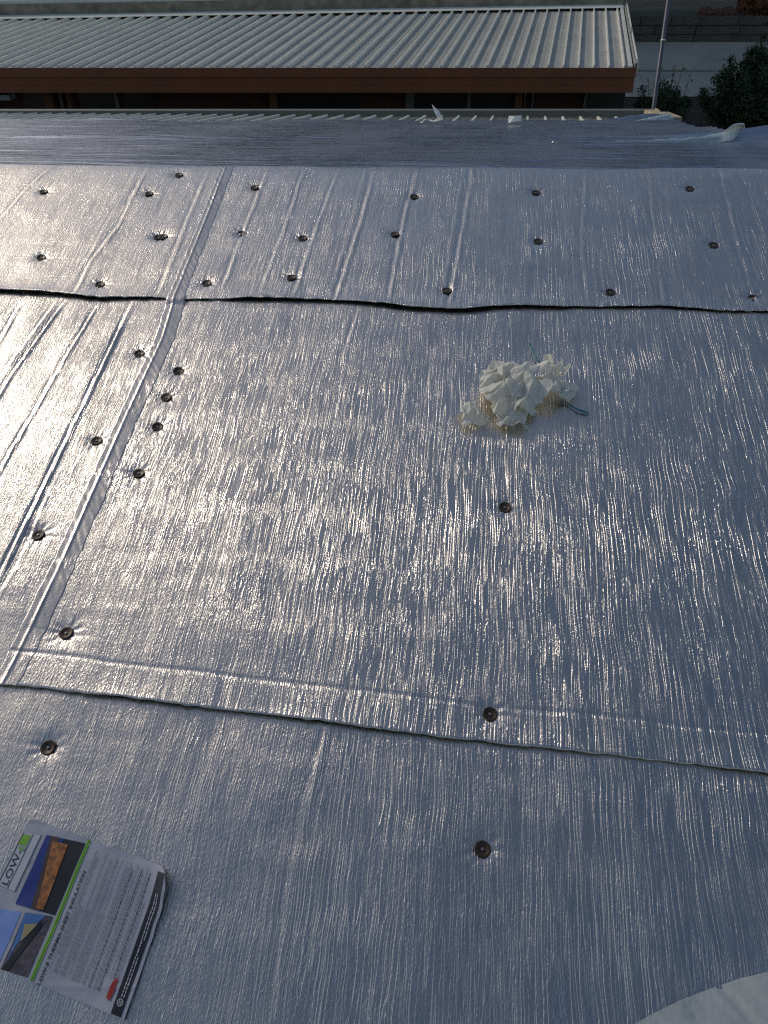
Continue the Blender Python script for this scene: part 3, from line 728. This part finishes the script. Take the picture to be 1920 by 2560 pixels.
c6 = sub(q4, .67, .67, .52, .5)[0]; c7 = sub(q4, .77, .77, .52, .5)[0]
ltext('logo_letter', 'E', c6[0], c6[1] + .0005, .020, c7[0] - c6[0], D3, I_GRN)
# rows of small print: too small to read in the photo, each word a thin dash
rnd = random.Random(5); words = MB(); bold = MB(); foot = MB()
def dash(mb_, x0, x1, yc, hh, dz):
    X, Y, H = labM(np.array([x0, x1, x1, x0]), np.array([yc - hh, yc - hh, yc + hh, yc + hh]), dz)
    mb_.add(list(zip(X, Y, H)), [(0, 1, 2, 3)])
ytop = (h0[1] + h1[1]) / 2 - .006; ybot = yb1 + .006; yy = ytop; row = 0
while yy > ybot:
    fr = (ytop - yy) / (ytop - ybot)
    if row % 6 == 5: yy -= .0035; row += 1; continue
    xa = LW * (.10 if fr < .8 else .2) ; xe = LW * (rnd.choice([.55, .9, .93, .95, .72]) if row % 6 else .95); xx = xa + (0 if rnd.random() < .8 else .03)
    m_ = bold if fr > .45 and row % 5 == 2 else words
    while xx < xe:
        wdt = rnd.uniform(.003, .010); dash(m_, xx, min(xx + wdt, xe), yy, .00055 if m_ is words else .0008, D2); xx += wdt + .0016
    yy -= .0041; row += 1
o = words.build('small_print', I_GRY); put(o, FA, label, LI); o['kind'] = 'stuff'
o = bold.build('bold_print', I_BLK); put(o, FA, label, LI)
xx = LW * .12
while xx < LW * .80:
    wdt = rnd.uniform(.003, .009); lines_ = [.5] if .36 < (xx / LW) % .5 < .48 else [.32, .55]
    for ly in lines_: dash(foot, xx, xx + wdt, yb0 + (yb1 - yb0) * ly, .0012 if len(lines_) == 1 else .0009, D3)
    xx += wdt + .0015
o = foot.build('footer_print', I_WHT); put(o, FA, label, LI)
ring = MB(); cxr, cyr = LW * .085, (yb0 + yb1) / 2
for k in range(20):
    a0, a1 = 2 * math.pi * k / 20, 2 * math.pi * (k + 1) / 20
    pts = [(cxr + r_ * math.cos(a_), cyr + r_ * math.sin(a_)) for r_, a_ in ((.0062, a0), (.0062, a1), (.0048, a1), (.0048, a0))]
    X, Y, H = labM(np.array([p[0] for p in pts]), np.array([p[1] for p in pts]), D3); ring.add(list(zip(X, Y, H)), [(0, 1, 2, 3)])
for dy in (-.0016, .0016): 
    dash(ring, cxr - .0032, cxr + .0032, cyr + dy, .0007, D3)
o = ring.build('round_emblem', I_WHT); put(o, FA, label, LI)
rp = Lq((268, 2495), (278, 2503), (290, 2478), (296, 2455), (300, 2450), (292, 2447), (288, 2452), (280, 2465))
X, Y, H = labM(np.array([p[0] for p in rp]), np.array([p[1] for p in rp]), D3)
o = mesh('red_picture', list(zip(X, Y, H)), [tuple(range(len(rp)))], I_RED); put(o, FA, label, LI)

# ------------------------------------------------------------------ milky plastic film in the lower right corner
ed = [st(*p) for p in [(1420, 2660), (1550, 2580), (1620, 2540), (1700, 2500), (1780, 2470), (1850, 2446), (1940, 2426), (2080, 2405)]]
nu, nv = 90, 50
es = np.interp(np.linspace(0, 1, nu), np.linspace(0, 1, len(ed)), [p[0] for p in ed]); et = np.interp(np.linspace(0, 1, nu), np.linspace(0, 1, len(ed)), [p[1] for p in ed])
v = np.linspace(0, 1, nv)[:, None]
S = es[None, :] + v * .35; T = et[None, :] - v * .55
Hh = .010 + .03 * np.sin(np.minimum(v * 3.2, 1) * 1.57) + .016 * fbm(S * 9, T * 9, 3) - .012 * np.abs(fbm(S * 16 + T * 14, T * 5, 3))
o = grid_mesh('plastic_film', S, T, Hh, MFILM); o.matrix_world = FA; tag(o, 'milky plastic film with a curved edge in the lower right corner', 'plastic film')

# ------------------------------------------------------------------ far wing with ribbed roof
YW = 11.5
def wpt(px, py, Y):                          # point on a line of sight at world depth Y
    d = ray(px, py); return CAM + d * (Y / d[1])
zt = wpt(800, 170, YW)[2]; zb = wpt(800, 232, YW)[2]
xE = wpt(1592, 170, YW)[0]; xW = -9.5
wing = empty('outbuilding', Matrix.Translation((0, YW + 3, 0)), 'long low building with pale ribbed roof and red brown gutter beyond the foil', 'building')
WI = wing.matrix_world.inverted()
I4 = Matrix.Identity(4)
hh = zt - zb
def wbox(name, x0, x1, y0, y1, z0, z1, mat, bev=0, par=None):
    o = box(name, x0, x1, y0, y1, z0, z1, mat); put(o, I4, wing, WI)
    if bev: bevel(o, bev)
    return o
g = MB(); prof = [(.0, zt), (-.012, zt + .004), (-.012, zt - .36 * hh), (.02, zt - .38 * hh), (.02, zt - .66 * hh), (.004, zt - .70 * hh), (.004, zb), (.10, zb), (.10, zt - .02)]
n_ = len(prof)
g.add([(xW, YW + a_, b_) for a_, b_ in prof] + [(xE, YW + a_, b_) for a_, b_ in prof], [(i, (i + 1) % n_, n_ + (i + 1) % n_, n_ + i) for i in range(n_)] + [tuple(range(n_)), tuple(range(2 * n_ - 1, n_ - 1, -1))])
put(g.build('gutter', MRED), I4, wing, WI)
azc = R(11.6); slc = R(4.6)
YC = np.array([math.sin(azc) * math.cos(slc), math.cos(azc) * math.cos(slc), math.sin(slc)])
NC = nrm(np.cross([1., 0, 0], YC)); XC = np.cross(YC, NC)
O_C = np.array([0, YW + .012, zt + .006])
FCm = frame(O_C, np.array([1., 0, 0]), np.cross(NC, [1., 0, 0]), NC)
KC = YC[0]; KY = math.sqrt(1 - KC * KC)
def sh(v): return [(a_ + b_ * KC, b_ * KY, c_) for a_, b_, c_ in v]     # x along the gutter, y measured up the skewed ribs
def cxy(px, py):
    d = ray(px, py); k_ = (O_C - CAM).dot(NC) / d.dot(NC); p = CAM + d * k_ - O_C
    y_ = p[1] / YC[1]; return p[0] - y_ * YC[0], y_
c0, c1 = cxy(0, 50), cxy(1570, 21)
def topy(x): return c0[1] + (c1[1] - c0[1]) * (x - c0[0]) / (c1[0] - c0[0])
xr0 = wpt(1562, 167, YW)[0]; sp = .2
x = xr0
while x > xW + .2:
    w = sp; L = topy(x)
    vv = [(x - w + .008, 0, -.022), (x - w * .62, 0, -.022), (x - w * .58, 0, -.018), (x - w * .40, 0, -.018), (x - w * .36, 0, -.022), (x - .008, 0, -.022)]
    v2 = [(a_, L, c_) for a_, b_, c_ in vv]; v3 = [(a_, 0, c_ - .01) for a_, b_, c_ in vv]
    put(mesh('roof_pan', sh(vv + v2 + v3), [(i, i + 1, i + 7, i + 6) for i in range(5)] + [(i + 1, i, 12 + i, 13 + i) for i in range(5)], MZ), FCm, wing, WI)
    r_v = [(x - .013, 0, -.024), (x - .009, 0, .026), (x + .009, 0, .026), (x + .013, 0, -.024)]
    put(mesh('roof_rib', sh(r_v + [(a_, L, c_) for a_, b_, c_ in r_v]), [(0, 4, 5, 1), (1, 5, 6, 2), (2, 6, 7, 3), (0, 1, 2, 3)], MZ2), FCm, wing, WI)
    x -= sp
# closing strip + verge flashing at the right-hand end
def cbox(name, x0, x1, y0, y1, z0, z1, mat, bev=0):
    v, f = boxv(x0, x1, y0, y1, z0, z1); o = mesh(name, sh(v), f, mat); put(o, FCm, wing, WI)
    if bev: bevel(o, bev)
    return o
Lr = topy(xr0)
cbox('end_pan', xr0 + .010, xr0 + .055, 0, Lr, -.03, -.018, MFLASH)
cbox('verge_flashing', xr0 + .055, xr0 + .105, 0, Lr + .1, -.04, .016, MZ2, .003)
cbox('verge_flashing', xr0 + .130, xr0 + .150, .02, Lr + .5, -.05, .030, MFLASH, .003)
cbox('verge_flashing', xr0 + .160, xr0 + .180, .0, Lr + .5, -.09, .045, MZ2, .003)
cbox('verge_clip', xr0 + .127, xr0 + .170, 2.1, 2.5, .031, .050, MFLASH, .003)
cbox('verge_clip', xr0 + .127, xr0 + .172, .0, .25, .031, .050, MFLASH, .003)
# ridge flashing, upstand and the flat roof beyond, following the top edge
e0 = np.array(cxy(-400, 57)); e1 = np.array([xr0 + .11, topy(xr0 + .11)])
def strip(name, yo0, yo1, z0, z1, mat, over=0.):
    v = []
    for (xx_, yb_) in ((e0[0] - 3, topy(e0[0] - 3)), (e1[0] + over, topy(e1[0] + over))):
        v += [(xx_, yb_ + yo0, z0), (xx_, yb_ + yo1, z0), (xx_, yb_ + yo1, z1), (xx_, yb_ + yo0, z1)]
    o = mesh(name, sh(v), [(0, 1, 2, 3), (7, 6, 5, 4), (0, 4, 5, 1), (1, 5, 6, 2), (2, 6, 7, 3), (3, 7, 4, 0)], mat); put(o, FCm, wing, WI); return o
strip('ridge_flashing', -.05, .30, .018, .024, MZ2)
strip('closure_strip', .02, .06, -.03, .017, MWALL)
strip('upstand', .30, .42, -.02, .165, MUP)
strip('flat_roof', .36, 5.5, .166, .22, MFLAT)
# wall with windows and piers below the eave
wy = YW + .55
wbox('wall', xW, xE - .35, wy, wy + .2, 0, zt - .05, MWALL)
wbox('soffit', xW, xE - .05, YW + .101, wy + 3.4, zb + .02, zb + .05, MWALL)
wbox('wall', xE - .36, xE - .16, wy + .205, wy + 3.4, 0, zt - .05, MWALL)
def wx(px, Y=None): return wpt(px, 250, Y or wy)[0]
for a_, b_ in ((1035, 1167), (1175, 1285), (700, 900), (312, 385), (330, 380)[:0] or (1462, 1560), (200, 285), (60, 118)):
    wbox('window', wx(a_), wx(b_), wy - .02, wy - .003, .9, 2.02, MGLASS)
for a_, b_ in ((1014, 1035), (1167, 1176), (1309, 1313), (1328, 1332), (1458, 1464), (289, 299), (152, 160)):
    wbox('window_frame', wx(a_), wx(b_), wy - .06, wy - .022, .85, 2.06, MFRAME)
for a_, b_ in ((677, 695), (176, 186), (120, 140), (1285, 1302)):
    wbox('brick_pier', wx(a_), wx(b_), wy - .14, wy - .021, 0, 2.1, MPIER)
o = box('meter_box', wpt(-20, 245, YW + .3)[0], wpt(26, 245, YW + .3)[0], YW + .28, YW + .5, wpt(0, 251, YW + .3)[2], wpt(0, 237, YW + .3)[2], MBOXP)
bevel(o, .008); put(o, I4, wing, WI)

# ------------------------------------------------------------------ metal pole
a_ = wpt(1630, 300, 9.6); b_ = wpt(1674, -20, 10.2); d_ = (b_ - a_)
base_ = a_ + d_ * (-a_[2] / d_[2]); top_ = b_ + d_ * .6
pole = empty('metal_pole', Matrix.Translation(base_), 'leaning galvanised metal pole between the two buildings and the yard', 'pole')
m_ = MB(); m_.tube([base_, (base_ + top_) / 2, top_], [.023, .023, .023], 14); put(m_.build('tube', MPOLE, None, True), I4, pole, pole.matrix_world.inverted())
c_ = a_ + d_ * .62; m_ = MB(); m_.tube([c_, c_ + d_ * .012], [.027, .027], 14); put(m_.build('collar', MZ2, None, True), I4, pole, pole.matrix_world.inverted())
m_ = MB(); m_.tube([base_ + np.array([0, 0, .0]), base_ + np.array([0, 0, .03])], [.08, .08], 12); put(m_.build('foot_plate', MPOLE), I4, pole, pole.matrix_world.inverted())

# ------------------------------------------------------------------ yard
def sheet_xy(name, xs, ys, zf, mat, kind='structure'):
    X, Y = np.meshgrid(xs, ys); Z = zf(X, Y)
    o = grid_mesh(name, X, Y, Z, mat); o['kind'] = kind; return o
sheet_xy('ground', np.concatenate([[-300, -120], np.linspace(-60, 60, 61), [120, 300]]), np.concatenate([[-200, -60], np.linspace(-20, 80, 60), [120, 250, 400]]),
         lambda X, Y: np.where(Y > 28.6, 1.40 + .02 * (Y - 28.6) + .03 * vn(X * .5, Y * .5) + np.clip(Y - 60, 0, 400) * .12, -.06 + .0 * X) * (Y > 28.6) + np.where(Y > 28.6, 0, -.06 + .06 * vn(X * .7, Y * .7)), MGRND)
yn = wpt(1750, 243, 1)  # direction only
d = ray(1750, 243); kk = -CAMZ / d[2]; y_near = (CAM + d * kk)[1]
print('path near', y_near)
def pz(Y): return .012 + np.clip((Y - y_near) / (28 - y_near), 0, 1) * .76
sheet_xy('mulch_bed', np.linspace(3.2, 30, 60), np.linspace(7.6, y_near, 40), lambda X, Y: .0 + .07 * fbm(X * 1.5, Y * 1.5, 3) * (Y < y_near - .3), MSOIL)
sheet_xy('driveway', np.linspace(-12, 40, 30), np.linspace(y_near - .02, 28.02, 20), lambda X, Y: pz(Y) + .01 + .03 * vn(X * .3, Y * .8), MCONC)
for i in range(1):
    yk = y_near + (28 - y_near) * .42
    o = box('expansion_joint', -12, 40, yk, yk + .05, float(pz(yk)) + .03, float(pz(yk)) + .045, MUP); o['kind'] = 'structure'
# retaining wall of big blocks in three courses
rw = empty('retaining_wall', Matrix.Translation((12, 28, .7)), 'low grey brown block retaining wall along the far side of the concrete drive', 'wall')
RI = rw.matrix_world.inverted(); rnd = random.Random(3)
bv, bf = boxv(-.5, .5, -.5, .5, -.5, .5); bme = None
for c in range(3):
    x = 3.0 + rnd.uniform(-.4, 0)
    lim = 25
    while x < lim:
        w = rnd.uniform(.75, 1.35)
        zc = .74 + c * .245
        if not (c == 2 and x > 12.0 and False):
            if bme is None:
                o = mesh('block', bv, bf, MBLOCK); bevel(o, .03); bme = o.data
            else:
                o = link(bpy.data.objects.new('block', bme)); bevel(o, .03)
            put(o, Matrix.Translation((x + w / 2, 28.2 + rnd.uniform(-.03, .03) + c * .03, zc + .11)) @ Matrix.Rotation(rnd.uniform(-.01, .01), 4, 'Y') @ Matrix.Diagonal((w - .02, .35, .232, 1)), rw, RI)
        x += w
# rocks on the wall
rocks = [(1764, 42, .42, 'rounded red brown rock at the left of the row on the retaining wall'), (1795, 40, .36, 'red brown rock second from the left on the retaining wall'), (1822, 33, .45, 'jagged red brown rock left of the tree on the retaining wall')]
for px, py, sz, lb in rocks:
    p = wpt(px, py, 28.7); rnd = random.Random(px)
    import bmesh
    bm_ = bmesh.new(); bmesh.ops.create_icosphere(bm_, subdivisions=2, radius=.5)
    for v_ in bm_.verts: v_.co *= 1 + rnd.uniform(-.13, .13)
    me = bpy.data.meshes.new('rock'); bm_.to_mesh(me); bm_.free(); me.materials.append(MROCK)
    o = link(bpy.data.objects.new('rock', me)); o.matrix_world = Matrix.Translation((p[0], 28.75, 1.40 + sz * .22)) @ Matrix.Diagonal((sz * 1.3, sz, sz * .8, 1))
    tag(o, lb, 'rock')

# ------------------------------------------------------------------ plants
def leaf_mesh(name, centres, size, mat, rnd, n_per=1, up=.0):
    c = np.array(centres); n = len(c); r = np.random.default_rng(rnd)
    a = r.normal(size=(n, 3)); a /= np.linalg.norm(a, axis=1)[:, None]; b = r.normal(size=(n, 3)); b = np.cross(a, b); b /= np.linalg.norm(b, axis=1)[:, None]
    s1 = size * r.uniform(.6, 1.4, (n, 1)); s2 = s1 * .42
    co = np.stack([c - a * s1, c - b * s2, c + a * s1, c + b * s2], 1).reshape(-1, 3).astype(np.float32)
    me = bpy.data.meshes.new(name); me.vertices.add(len(co)); me.vertices.foreach_set('co', co.ravel())
    idx = np.arange(4 * n, dtype=np.int32); me.loops.add(4 * n); me.loops.foreach_set('vertex_index', idx); me.polygons.add(n)
    me.polygons.foreach_set('loop_start', np.arange(0, 4 * n, 4, dtype=np.int32)); me.update(calc_edges=True); me.materials.append(mat)
    return me
def bush(base, height, width, n, leaf, seed, label, stems=26, spread=.55, mat=MLEAFD, topshape=1.0):
    rnd = random.Random(seed); e = empty('shrub', Matrix.Translation(base), label, 'shrub'); cs = []; tw = MB()
    for i in range(stems):
        az_ = rnd.uniform(0, 6.28); lean = rnd.random()**.7
        hh_ = height * (1 - .55 * lean * topshape) * rnd.uniform(.75, 1.0); rr = width * .5 * lean
        tip = np.array([math.cos(az_) * rr, math.sin(az_) * rr, hh_]); mid = tip * np.array([.65, .65, .5])
        tw.tube([(0, 0, 0), tuple(mid), tuple(tip)], [.018, .010, .003], 4)
        m_ = n // stems
        for k in range(m_):
            t = rnd.random()**.75; p = mid * (2 * t * (1 - t)) + tip * t * t if True else tip
            p = mid * 2 * t * (1 - t) + tip * t * t
            sg = width * .085 * (1.25 - t)
            cs.append(p + np.array([rnd.gauss(0, sg), rnd.gauss(0, sg), rnd.gauss(0, sg * .9)]))
    o = tw.build('stems', MBARK, e)
    me = leaf_mesh('foliage', cs, leaf, mat, seed); link(bpy.data.objects.new('foliage', me), e)
    return e
pB = wpt(1838, 330, 18.0)
bush((pB[0] + .05, 18.0, 0), 2.05, 2.15, 30000, .034, 4, 'large dense dark green shrub at the right border beside the drive', 46, topshape=1.1)
pS = wpt(1652, 260, 17.0)
bush((pS[0] - .05, 17.0, 0), 1.40, 1.35, 11000, .028, 9, 'small rounded dark shrub behind the leaning pole', 26, topshape=.7)
bush((pS[0] + .05, 16.7, 0), 1.62, 1.25, 420, .030, 12, 'sparse wiry young plant with drooping sprigs behind the pole', 14, topshape=.35)
pC = wpt(1905, 330, 14.5)
bush((pC[0] + .1, 14.5, 0), .95, .9, 1600, .05, 23, 'low rusty leaved plant below the large shrub at the right border', 20, mat=MLEAFR)
# trees: one trunk shows at the top right corner, the others are added out of view to shade the yard and darken foil reflections
def tree(base, height, crown_r, seed, label, me_share=None, trunk_r=.25, crown_z=.5):
    rnd = random.Random(seed); e = empty('tree', Matrix.Translation(base), label, 'tree')
    m_ = MB(); top = np.array([rnd.uniform(-.4, .4), rnd.uniform(-.4, .4), height * .8]); cz = height * crown_z
    m_.tube([(0, 0, -.2), (.05, 0, cz * .6), tuple(top * .6), tuple(top)], [trunk_r, trunk_r * .8, trunk_r * .55, .05], 9)
    for k in range(9):
        a_ = rnd.uniform(0, 6.28); z0 = rnd.uniform(.35, .7) * height
        m_.tube([(0, 0, z0), (math.cos(a_) * crown_r * .4, math.sin(a_) * crown_r * .4, z0 + height * .10), (math.cos(a_) * crown_r * .8, math.sin(a_) * crown_r * .8, z0 + height * .15)], [.10, .06, .02], 5)
    m_.build('trunk', MBARK, e)
    if me_share is None:
        r = np.random.default_rng(seed); cl = []
        for k in range(120):
            u = r.normal(size=3); u /= np.linalg.norm(u); rad = r.uniform(.45, 1.0)
            c = np.array([u[0] * crown_r * rad, u[1] * crown_r * rad, height * .62 + u[2] * height * .36 * rad])
            m = 110; cl.append(c + r.normal(size=(m, 3)) * crown_r * .13)
        me_share = leaf_mesh('crown', np.concatenate(cl), .26, MLEAFG, seed)
    link(bpy.data.objects.new('crown', me_share), e)
    return me_share
pT = wpt(1868, 20, 30.0)
cm = tree((pT[0], 30.0, 1.4), 11, 3.2, 31, 'tree with a thick brown trunk behind the rocks at the top right corner', None, .36, .6)
spots = [(-8, 32.5), (-3.5, 30), (0, 32), (4, 34.5), (9, 37), (14, 39), (-34, 44), (-27, 46), (-20, 44), (-13, 47), (-6, 45), (20, 44)]
for i, (x_, y_) in enumerate(spots):
    sc_ = 12.5 + (i * 37 % 5) * .5
    e = tree((x_, y_, 0 if y_ < 28 else 1.4), 15, 4.2, 50 + i, 'unseen tall tree added to block light, hidden behind the far building', None if i == 0 else tm, .3)
    if i == 0: tm = e
for o in [o for o in bpy.data.objects if o.name.startswith('tree') and o.type == 'EMPTY' and 'hidden' in o.get('label', '')]:
    o['label'] = 'unseen tall tree added behind the far building to block light'; o['group'] = 'unseen trees added behind the far building to block light'
# foliage low on the right of the trunk
pR = wpt(1905, 40, 29.0)
bush((pR[0], 29.0, 1.4), .8, 2.2, 3000, .05, 41, 'rusty undergrowth beside the tree trunk at the top right corner', 20, mat=MLEAFR)
for i, (mn) in enumerate(bpy.data.objects): pass
